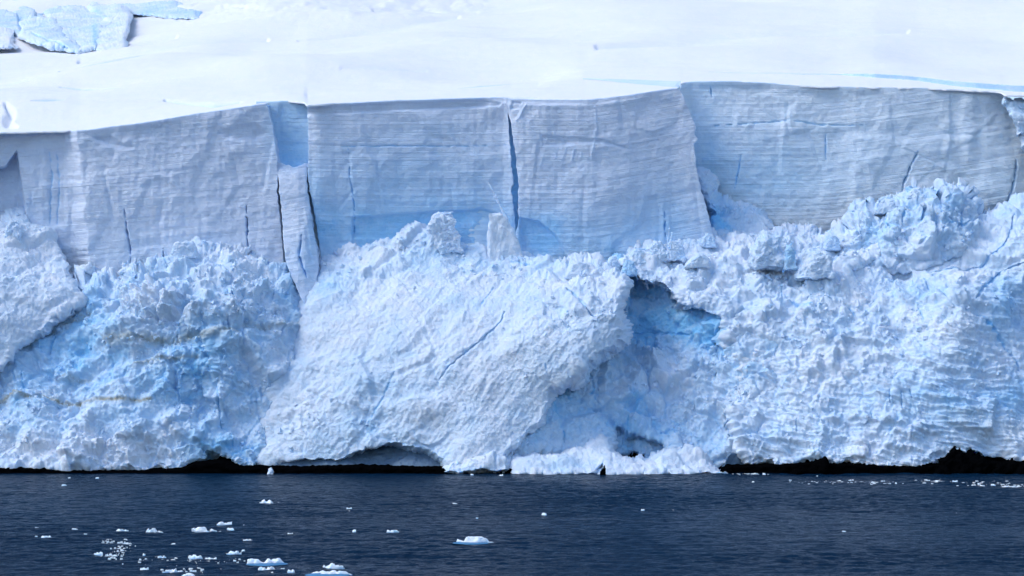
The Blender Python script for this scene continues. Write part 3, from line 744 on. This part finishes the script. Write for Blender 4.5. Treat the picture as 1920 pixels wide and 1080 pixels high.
x = np.concatenate([np.stack(tx), x]); y = np.concatenate([np.stack(ty), y]); z = np.concatenate([np.stack(tz), z])
tag(grid_mesh('shore', x, y, z, M_ROCK, dict(blue=x * 0)), kind='structure', label='wet black rock shore showing as a thin band between ice and sea')
def rock(name, poly, Y, label, mg=6):
    mass(name, poly, foot=False, ctrl=[(poly[0][0], 860, Y), (poly[-1][0], 862, Y + .3), ((poly[0][0] + poly[-1][0]) / 2, 890, Y - .8), ((poly[0][0] + poly[-1][0]) / 2, 840, Y + 1.5)], label=label, cat='rock', mat=M_ROCK, retreat=3, R=min(3, mg), margin=mg, jag=5 if mg > 3 else 1.5, amp=.6 if mg > 3 else .2, rbase=.5)
rock('rock', [(1752, 893), (1762, 868), (1772, 858), (1790, 845), (1808, 850), (1825, 846), (1842, 862), (1855, 893)], 293.6, 'tallest black rock on the shore near the right frame edge')
rock('rock', [(1862, 893), (1875, 872), (1900, 866), (1930, 864), (1960, 870), (1975, 893)], 293.6, 'low black rock cut off by the right frame edge')
rock('rock', [(1478, 893), (1486, 872), (1515, 867), (1545, 868), (1560, 893)], 293.8, 'flat topped black rock right of the slate blue ice wedge')
rock('rock', [(1122, 890), (1125, 883), (1131, 874), (1135, 890)], 290.5, 'small black rock poking out of the snow tongue', 1)

# ------------------------------------------------------------------ pillar and slabs
block('ice_pillar', (lambda u: lin([(500, 306), (520, 304), (538, 309), (552, 314), (566, 309), (576, 306)])(u) + perlin(u / 7., u * 0, u * 0) * 3), L([(300, 514), (340, 524), (400, 528), (450, 531), (490, 536), (530, 552), (580, 575)]),
      L([(300, 577), (340, 575), (380, 580), (420, 584), (460, 592), (500, 597), (560, 592), (580, 592)]), 575, lambda u, v: 334.2 + (v - 300) * -.055 + np.interp(u, [515, 560, 572, 597], [0, .3, .8, 3.0]), M_CLIFF,
      [(585, 420, 12, 120, .45), (545, 315, 30, 12, .2), (560, 500, 30, 50, .3)], 'tall narrow ice pillar leaning in the gap below the pale blue recess', 'ice pillar', crk=[([(566, 440), (560, 480), (575, 520)], 4, 1.2)],
      du=1.2, dv=1.4, back=4, group=None, tilt=lambda u, v: (v - 300) * .105 + u * .02)

def chunk(name, u, v, w, h, Y, label, cat='ice block', seed=1, flat=.5, pts=None, blue=.05, depth=None, group=None, mat=None, parent=None, rgh=.11):
    """angular block of ice: the hull of a squarish point cloud, bevelled, then slightly pitted; w, h in photo pixels"""
    rnd = random.Random(seed)
    k = Y / F
    W, H, D = w * k, h * k, (depth or w * .8) * k
    bm = bmesh.new()
    if pts is None:
        n = 0
        vs = []
        while n < 13:
            a, b, c = rnd.uniform(-1, 1), rnd.uniform(-1, 1), rnd.uniform(0, 1)
            m = abs(a) ** 3 + abs(b) ** 3 + abs(c) ** 3
            if m < .35: continue
            s = 1 / m ** (1 / 3.)
            tz = min(1, c * s)
            vs.append((a * s * W / 2 * (1 - .25 * tz), b * s * D / 2, tz * H)); n += 1
        for a in (-1, 1):
            for b in (-1, 1): vs.append((a * W * .45, b * D * .45, -H * .25))
    else:
        vs = []
        for a, c in pts:
            X_ = (a - u) * k; Z_ = (v - c) * k
            for b in (-1, 1): vs.append((X_ * (1 - .06 * (b > 0)), b * D / 2 * rnd.uniform(.8, 1.1), Z_))
    for q in vs: bm.verts.new(q)
    bmesh.ops.convex_hull(bm, input=bm.verts)
    for q in [q for q in bm.verts if not q.link_faces]: bm.verts.remove(q)
    bmesh.ops.bevel(bm, geom=list(bm.edges), offset=min(W, H) * .045, segments=1, affect='EDGES', profile=.6)
    bmesh.ops.triangulate(bm, faces=bm.faces[:])
    for _ in range(4):
        es = [e for e in bm.edges if e.calc_length() > max(W, H) * .07]
        if es: bmesh.ops.subdivide_edges(bm, edges=es, cuts=1, use_grid_fill=False)
        bmesh.ops.triangulate(bm, faces=bm.faces[:])
    me = bpy.data.meshes.new(name); 
    co = np.array([q.co[:] for q in bm.verts])
    nn = np.array([q.normal[:] for q in bm.verts])
    dsp = fbm((co[:, 0] + seed * 7, co[:, 1], co[:, 2]), max(W, H) * .35, 4, seed, gain=.7) * min(W, H) * rgh
    for q, dv_ in zip(bm.verts, (nn * dsp[:, None])): q.co += Vector(dv_)
    bm.to_mesh(me); bm.free()
    for nm, val in (('blue', blue), ('dirt', 0.0)):
        at = me.attributes.new(nm, 'FLOAT', 'POINT'); at.data.foreach_set('value', np.full(len(me.vertices), val, np.float32))
    me.materials.append(mat or M_SLAB)
    o = bpy.data.objects.new(name, me); COL.objects.link(o)
    o.location = pt(u, v, Y)
    tag(o, label, cat, group)
    return o

G = 'loose ice blocks on the slopes'
chunk('ice_slab', 835, 470, 50, 70, 328.6, 'jagged ice slab with a blunt top, left of the taller pointed slab', 'ice slab', 3, pts=[(806, 475), (806, 424), (814, 404), (832, 400), (845, 400), (862, 450), (868, 475)], depth=26, rgh=.15, blue=.2, group='upright slabs before the middle cliff')
chunk('ice_slab', 945, 500, 70, 100, 327.4, 'tall pale tapering ice slab standing below the foot of the dark crevasse', 'ice slab', 5, pts=[(916, 500), (915, 402), (946, 403), (952, 412), (972, 450), (988, 500)], depth=32, rgh=.06, blue=.14, group='upright slabs before the middle cliff')
for a in [(1086, 514, 62, 26, 316.0, 'flat ice block perched on the crest of the central ridge', 21, .05), (1122, 516, 34, 20, 315.5, 'small ice block at the right end of the ridge crest, beside the flat one', 22, .05),
          (1443, 486, 78, 58, 321.0, 'largest ice boulder on the right slope, with a peaked top', 23, .10), (1525, 508, 78, 52, 318.5, 'broad ice boulder just right of the peaked boulder', 24, .06),
          (1482, 492, 24, 42, 318.0, 'slim blue ice splinter wedged between the two largest boulders', 25, .45), (1306, 494, 52, 24, 322.0, 'low dark sided ice block on the upper right slope, left of the peaked boulder', 26, .08),
          (1232, 482, 44, 34, 326.0, 'ice block at the crest just above the blue hollow', 27, .08), (1266, 478, 38, 34, 325.5, 'ice block leaning on the one above the blue hollow', 28, .08), (1196, 486, 36, 22, 325.0, 'small ice block at the top left rim of the blue hollow', 29, .12),
          (1328, 456, 30, 22, 330.0, 'small grey ice block below the gap before the far right wall', 30, .12), (1658, 602, 22, 18, 309.5, 'little ice block lying in the middle of the right slope', 31, .1),
          (347, 474, 52, 30, 322.5, 'squarish layered ice block on top of the left buttress', 32, .03), (26, 446, 38, 34, 325.0, 'pale ice block at the top of the left snow apron', 33, .05),
          (1180, 508, 30, 24, 316, 'blue tinted ice block at the upper left lip of the hollow', 34, .4), (1718, 372, 40, 24, 333, 'angular ice block topping the serac mound', 35, .12),
          (1660, 392, 46, 26, 331, 'slanted ice block on the left shoulder of the serac mound', 36, .1), (1790, 386, 46, 28, 332, 'rounded ice block on the right shoulder of the serac mound', 37, .12), (700, 466, 22, 12, 329, 'small snow block on the rim left of the jagged slab', 38, .1),
          (1150, 494, 24, 18, 320, 'small pale ice block between the ridge crest and the hollow', 39, .1), (1560, 460, 34, 24, 330, 'small ice block in front of the serac mound, beside the broad boulder', 40, .15)]:
    chunk('ice_block', a[0], a[1] + 3, a[2], a[3], a[4] + 1.3, a[5], seed=a[6], blue=a[7] + .18, group=G)

# ------------------------------------------------------------------ countless small fragments lying in the fallen ice
def rubble(name, idx, n, smin, smax, label, seed, test=None):
    rs = np.random.RandomState(seed)
    cv = []; cf = []; cb = []
    cube = np.array([(a, b, c) for a in (-1, 1) for b in (-1, 1) for c in (-1, 1)], float)
    quads = np.array([(0, 1, 3, 2), (4, 6, 7, 5), (0, 4, 5, 1), (2, 3, 7, 6), (0, 2, 6, 4), (1, 5, 7, 3)])
    pts_, nn_, bb_ = [], [], []
    for i in idx:
        nm, ok, x, y, z, nr, rg, bl, u, v = SURF[i]
        w = ok * np.clip(rg - .3, .02, 1) ** 1.6 * (v < 868)
        w = w * np.clip(.1 + 1.6 * np.clip(perlin(u / 60., v / 60., u * 0 + 5) + .25, 0, 1) + .8 * np.clip(nr[..., 2] - .5, 0, 1), 0, 2)
        if test is not None: w = w * test(u, v)
        k = np.flatnonzero(rs.rand(*w.shape).ravel() < w.ravel() * .25)
        pts_.append(np.stack([x.ravel()[k], y.ravel()[k], z.ravel()[k]], -1)); nn_.append(nr.reshape(-1, 3)[k]); bb_.append(bl.ravel()[k])
    P, N, B = np.concatenate(pts_), np.concatenate(nn_), np.concatenate(bb_)
    k = rs.permutation(len(P))[:n]
    P, N, B = P[k], N[k], B[k]; n = len(P)
    size = smin * (1 - rs.rand(n)) ** (-1 / 1.9); size = np.minimum(size, smax)
    q = rs.normal(size=(n, 4)); q /= np.linalg.norm(q, axis=1, keepdims=True)
    w_, a, b, c = q.T
    Rm = np.stack([1 - 2 * (b * b + c * c), 2 * (a * b - c * w_), 2 * (a * c + b * w_), 2 * (a * b + c * w_), 1 - 2 * (a * a + c * c), 2 * (b * c - a * w_), 2 * (a * c - b * w_), 2 * (b * c + a * w_), 1 - 2 * (a * a + b * b)], -1).reshape(n, 3, 3)
    dim = rs.uniform(.45, 1.0, (n, 1, 3)) * size[:, None, None] * .5
    V8 = cube[None] * dim * rs.uniform(.25, 1.2, (n, 8, 3))
    V8 = np.einsum('nij,nkj->nki', Rm, V8) + (P + N * size[:, None] * .12)[:, None]
    faces = (quads[None] + np.arange(n)[:, None, None] * 8).reshape(-1, 4)
    me = bpy.data.meshes.new(name)
    me.vertices.add(n * 8); me.vertices.foreach_set('co', V8.astype(np.float32).ravel())
    me.loops.add(faces.size); me.loops.foreach_set('vertex_index', faces.astype(np.int32).ravel())
    me.polygons.add(len(faces)); me.polygons.foreach_set('loop_start', np.arange(0, faces.size, 4, dtype=np.int32))
    me.update(calc_edges=True)
    me.polygons.foreach_set('use_smooth', np.zeros(len(faces), bool))
    at = me.attributes.new('blue', 'FLOAT', 'POINT'); at.data.foreach_set('value', np.repeat(np.clip(B * .8 + rs.uniform(-.1, .12, n), 0, 1), 8).astype(np.float32))
    me.attributes.new('dirt', 'FLOAT', 'POINT')
    me.materials.append(M_RUB)
    o = bpy.data.objects.new(name, me); COL.objects.link(o)
    tag(o, label, 'ice rubble', kind='stuff')
sl = [i for i, q in enumerate(SURF) if q[0] in ('ice_slope', 'ice_hollow', 'serac_mound', 'snow_heap')]
rubble('ice_rubble', sl, 17000, .22, 1.25, 'small broken ice fragments strewn over the fallen ice slopes', 3)

# ------------------------------------------------------------------ crevassed blocks on the upper left of the snowfield
def serac(poly, Y0, Yb, label, bb=.3, seed=0, blue=(), crk=(), rb=.06):
    us_ = [q[0] for q in poly]; vs_ = [q[1] for q in poly]
    a, b, c, d_ = min(us_), max(us_), min(vs_), max(vs_)
    mass('serac', poly, [(q, w_, float(snowY(np.array([q]), np.array([float(w_)]))[0]) - o_) for q in (a, (a + b) / 2, b) for w_, o_ in ((d_, -3), ((c + d_) / 2, 3.0), (c, (Yb - 440) * .2 + 3))], label, 'serac', rbase=rb, bbase=bb, blue=blue, crk=crk, mat=M_SNOW, retreat=7, R=5, margin=8, jag=2.5, amp=.4, step=1.2, seed=seed, group='crevassed seracs at the top left')
serac([(20, -40), (300, -40), (330, 12), (370, 30), (300, 26), (250, 18), (180, 14), (100, 22), (60, 30), (20, 30)], 468, 486, 'long snow slope along the top frame edge, blue shade painted in', .32, 41)  # a shaded snow slope, its shade put into the blue tint
serac([(88, 26), (110, 15), (165, 22), (176, 14), (215, 42), (190, 50), (178, 90), (150, 95), (125, 70), (95, 42)], 448, 458, 'broad smooth serac slab in the middle of the top left group', .22, 43, blue=[(178, 70, 6, 25, .4)])
serac([(172, 13), (215, 11), (240, 30), (235, 60), (232, 92), (182, 92), (180, 52), (205, 42)], 446, 460, 'pale serac at the right end of the top left group', .12, 44, blue=[(185, 30, 16, 14, .3), (181, 68, 5, 18, .5)])
serac([(40, 45), (60, 38), (95, 40), (125, 68), (150, 94), (100, 84), (60, 76), (40, 66)], 444, 454, 'wedge shaped serac dipping to the right in the top left group', .25, 45, crk=[([(60, 66), (100, 80), (130, 92)], 2.5, 2)])
serac([(30, 20), (45, 8), (62, 22), (66, 40), (45, 44), (32, 38)], 452, 458, 'small pointed serac behind the dark gap at top left', .3, 46)
serac([(-90, 28), (0, 26), (34, 32), (42, 66), (20, 60), (-90, 62)], 446, 456, 'serac cut off by the left frame edge, beside the dark gap', .32, 47, crk=[([(33, 28), (36, 45), (42, 64)], 6, 4)])
serac([(-90, 60), (0, 58), (22, 66), (24, 84), (-90, 90)], 438, 444, 'low snowy hump below the serac at the left frame edge', .05, 48)

# ------------------------------------------------------------------ floating ice
def water_Y(v): return CH * F / (v - HV)
def floe(u, v, w, h, label, seed, cat='ice floe', group=None, ledge=False, tall=1.0, share=None):
    Y = water_Y(v + h * .25); k = Y / F
    W, H = w * k, h * k
    grazing = CH / Y
    top = max(.10, H * .72) * tall
    D = max(W * .45, .25)
    if share is not None:
        me = share
        o = bpy.data.objects.new('ice_floe', me)
    else:
        bm = bmesh.new()
        bmesh.ops.create_icosphere(bm, subdivisions=5 if w > 20 else (4 if w > 9 else 3), radius=1.0)
        co = np.array([q.co[:] for q in bm.verts])
        n1 = fbm((co[:, 0] + seed * 3.1, co[:, 1], co[:, 2] * .5), .9, 3, seed)
        n2 = fbm((co[:, 0] * 1.0 + seed, co[:, 1] * .4, co[:, 2] * 0), .55, 3, seed + 40)
        ang = np.arctan2(co[:, 1], co[:, 0])
        rr = 1 + .45 * n1
        zz = co[:, 2]
        zt = np.clip(.42 + 1.25 * n2 + .25 * perlin(co[:, 0] * 3.5 + seed, co[:, 1] * 3.5, co[:, 2] * 0), .12, 1.1)
        edge = np.sqrt(np.clip(1 - (co[:, 0] ** 2 + co[:, 1] ** 2), 0, 1))
        X_ = co[:, 0] * rr * W / 2; Y_ = co[:, 1] * rr * D / 2
        Z_ = np.where(zz > 0, top * zt * np.minimum(1, edge * 2.6) ** .7 + .02, -top * 1.2 * edge)
        for q, a, b, c in zip(bm.verts, X_, Y_, Z_): q.co = (a, b, c)
        me = bpy.data.meshes.new('ice_floe'); bm.to_mesh(me); bm.free()
        me.polygons.foreach_set('use_smooth', np.full(len(me.polygons), w > 20))
        zc = np.array([q.co.z for q in me.vertices])
        at = me.attributes.new('blue', 'FLOAT', 'POINT'); at.data.foreach_set('value', np.clip(.5 - zc / top * 1.6, 0.0, .6).astype(np.float32))
        at = me.attributes.new('dirt', 'FLOAT', 'POINT')
        me.materials.append(M_FLOE)
        o = bpy.data.objects.new('ice_floe', me)
    COL.objects.link(o)
    x, y_, z_ = pt(u, v, Y)
    o.location = (x, Y, 0)
    o.rotation_euler = (0, 0, random.Random(seed).uniform(-.2, .2))
    tag(o, label, cat, group)
    if ledge:
        bm = bmesh.new()
        bmesh.ops.create_icosphere(bm, subdivisions=3, radius=1.0)
        for q in bm.verts:
            f = 1 + .15 * math.sin(q.co.x * 5 + seed) 
            q.co = Vector((q.co.x * W * .56, q.co.y * D * .95 * f - D * .45, q.co.z * .09 + .02))
        m2 = bpy.data.meshes.new('submerged_ledge'); bm.to_mesh(m2); bm.free()
        for nm, val in (('blue', .95), ('dirt', 0.)):
            at = m2.attributes.new(nm, 'FLOAT', 'POINT'); at.data.foreach_set('value', np.full(len(m2.vertices), val, np.float32))
        m2.materials.append(M_LEDGE)
        o2 = bpy.data.objects.new('submerged_ledge', m2); COL.objects.link(o2); o2.parent = o
    return o
M_LEDGE = ice_mat('wet_ledge_ice', fine=1.5, snow=(.1, .3, .5), blue=(.06, .22, .42), bumpd=.03)

big = [(885, 1014, 62, 14, 'largest lone ice floe, afloat near the middle of the dark water', 1), (500, 1054, 70, 11, 'long flat topped ice floe with small pieces just below it, at lower left', 1),
       (624, 1063, 38, 12, 'humped ice floe right behind the long flat one on the bottom frame edge', 0), (617, 1075, 76, 8, 'long flat ice floe lying on the bottom frame edge', 1),
       (388, 995, 46, 12, 'notched ice floe just left of the small round one, in the cluster at left', 0), (420, 982, 26, 7, 'slim tilted ice floe behind the notched one', 0), (433, 993, 13, 6, 'small round ice floe right of the notched one', 0),
       (289, 997, 29, 11, 'ice floe with a hooked crest, alone left of the notched one', 0), (229, 995, 19, 5, 'low ice floe left of the hooked one', 0), (88, 1007, 17, 5, 'low ice floe near the left frame edge', 0),
       (500, 942, 27, 9, 'curved ice floe farther out below the dark arch on the left shore', 0), (440, 1037, 26, 7, 'flat ice floe above the long flat topped one', 0), (466, 1013, 18, 4, 'thin low ice floe between the notched floe and the long flat topped one', 0),
       (365, 1045, 25, 8, 'rounded ice floe leading the row right of the brash ice', 0), (395, 1048, 20, 5, 'flat ice floe ending the row right of the brash ice', 0), (736, 996, 20, 6, 'small bright ice floe between the notched floe and the largest lone one', 0),
       (500, 1067, 29, 8, 'small broken ice floe just below the long flat topped one', 0), (545, 1072, 14, 7, 'small lump of ice between the long flat topped floe and the bottom edge floe', 0), (272, 1068, 19, 6, 'small ice floe on the bottom edge below the brash ice', 0),
       (325, 1071, 34, 7, 'jagged low ice floe on the bottom edge at left', 0), (355, 1078, 24, 6, 'ice floe cut by the bottom frame edge at left', 0), (1595, 901, 12, 4, 'small ice floe close to the right hand shore rocks', 0), (1414, 889, 14, 4, 'small ice floe just off the slate blue ice wedge', 0), (380, 879, 13, 6, 'small ice piece in front of the dark arch on the left shore', 0)]
for i, (a, b, c, d_, lb, lg) in enumerate(big):
    floe(a, b, c, d_, lb, i + 1, group='floating ice floes', ledge=bool(lg), tall=1.0 if c > 13 or d_ < 10 else 1.6)
small = [(69, 989, 7, 3), (140, 992, 10, 4), (160, 1001, 7, 3), (68, 1005, 5, 2), (524, 942, 6, 3), (545, 1001, 10, 4), (457, 985, 5, 3), (325, 1021, 8, 4), (341, 1022, 4, 2), (330, 1048, 8, 5), (304, 1047, 15, 4), (270, 1041, 10, 3), (185, 1040, 16, 4),
         (456, 1034, 10, 3), (440, 1052, 8, 3), (530, 1068, 9, 4), (664, 997, 12, 3), (654, 955, 10, 3), (655, 959, 6, 2), (853, 946, 10, 3), (894, 972, 6, 3), (1020, 966, 12, 3), (1205, 957, 7, 3), (1262, 957, 4, 2), (1582, 997, 7, 4), (1793, 963, 5, 3),
         (130, 897, 8, 3), (120, 911, 9, 2), (1433, 890, 9, 3), (1482, 901, 5, 2), (1532, 894, 7, 3), (1573, 903, 8, 3), (1517, 908, 5, 3), (1637, 906, 9, 2), (1656, 904, 9, 3), (1680, 907, 8, 2), (940, 892, 8, 2), (1412, 905, 8, 2), (885, 891, 9, 2), (1740, 903, 8, 3), (1756, 905, 8, 3),
         (1790, 904, 10, 3), (1835, 908, 9, 3), (1862, 910, 8, 2), (1900, 914, 9, 3), (510, 1075, 8, 4), (182, 897, 6, 2)]
chunk('ice_block', 507, 889, 12, 13, 292.0, 'small upright ice lump standing before the black shore at left', seed=77, blue=.02, group=G)
protos = []
for i, (a, b, c, d_) in enumerate(small):
    lb = 'tiny white ice chip adrift on the dark water'
    if i < 6:
        o = floe(a, b, 12, 4, lb, 60 + i, cat='ice chip', group='tiny drifting ice chips'); protos.append((o.data, 12, water_Y(b + 1)))
        o.name = 'ice_chip'; s0 = water_Y(b) / F * c / (12 * water_Y(b + 1) / F); o.scale = (s0, s0, s0)
    else:
        me, w0, Y0 = protos[i % 6]
        o = bpy.data.objects.new('ice_chip', me); COL.objects.link(o)
        Yc = water_Y(b); sc_ = c * Yc / (w0 * Y0)
        o.location = ((a - CX) * Yc / F, Yc, 0); o.scale = (sc_, sc_, sc_ * 1.2); o.rotation_euler = (0, 0, i * 1.3)
        tag(o, lb, 'ice chip', 'tiny drifting ice chips')

def brash(name, spots, n, seed, label):
    rnd = random.Random(seed); vs = []; fs = []
    for _ in range(n):
        cu, cv, ru, rv, sz = rnd.choice(spots)
        a = cu + rnd.gauss(0, ru); b = cv + rnd.gauss(0, rv)
        Yc = water_Y(b); x_ = (a - CX) * Yc / F
        w = sz * rnd.uniform(.3, 1.4) ** 2 * Yc / F * 1.1; hh = rnd.uniform(.01, .04) + w * .06
        m = rnd.choice((5, 6, 7)); k0 = len(vs)
        for j in range(m):
            t = j / m * 6.283; rr = w * rnd.uniform(.7, 1.2) / 2
            vs.append((x_ + rr * math.cos(t), Yc + rr * math.sin(t) * .7, -.08))
        for j in range(m):
            t = j / m * 6.283; rr = w * rnd.uniform(.4, .8) / 2
            vs.append((x_ + rr * math.cos(t), Yc + rr * math.sin(t) * .7, .03 + hh * rnd.uniform(.5, 1.2)))
        fs.append(tuple(range(k0 + m, k0 + 2 * m)))
        for j in range(m): fs.append((k0 + j, k0 + (j + 1) % m, k0 + m + (j + 1) % m, k0 + m + j))
    me = bpy.data.meshes.new(name); me.from_pydata(vs, [], fs); me.update()
    at = me.attributes.new('blue', 'FLOAT', 'POINT'); at.data.foreach_set('value', np.full(len(vs), .08, np.float32)); me.attributes.new('dirt', 'FLOAT', 'POINT')
    me.materials.append(M_FLOE)
    o = bpy.data.objects.new(name, me); COL.objects.link(o)
    tag(o, label, 'brash ice', kind='stuff')
brash('brash_ice', [(235, 1022, 12, 4, 5), (220, 1033, 12, 6, 5), (210, 1044, 9, 2, 4), (300, 1050, 45, 3, 4), (350, 1068, 30, 3, 5), (200, 1016, 8, 2, 3), (395, 1052, 30, 3, 3)], 220, 4, 'patch of fine brash ice fragments drifting at lower left')
brash('brash_ice', [(1755, 903, 16, 1.5, 5), (1840, 907, 30, 2.2, 5), (1900, 912, 18, 1.5, 5), (1640, 905, 22, 1.2, 4), (1400, 889, 20, .8, 4), (1560, 904, 40, 1.5, 3)], 330, 5, 'strip of brash ice floating along the right hand shore')
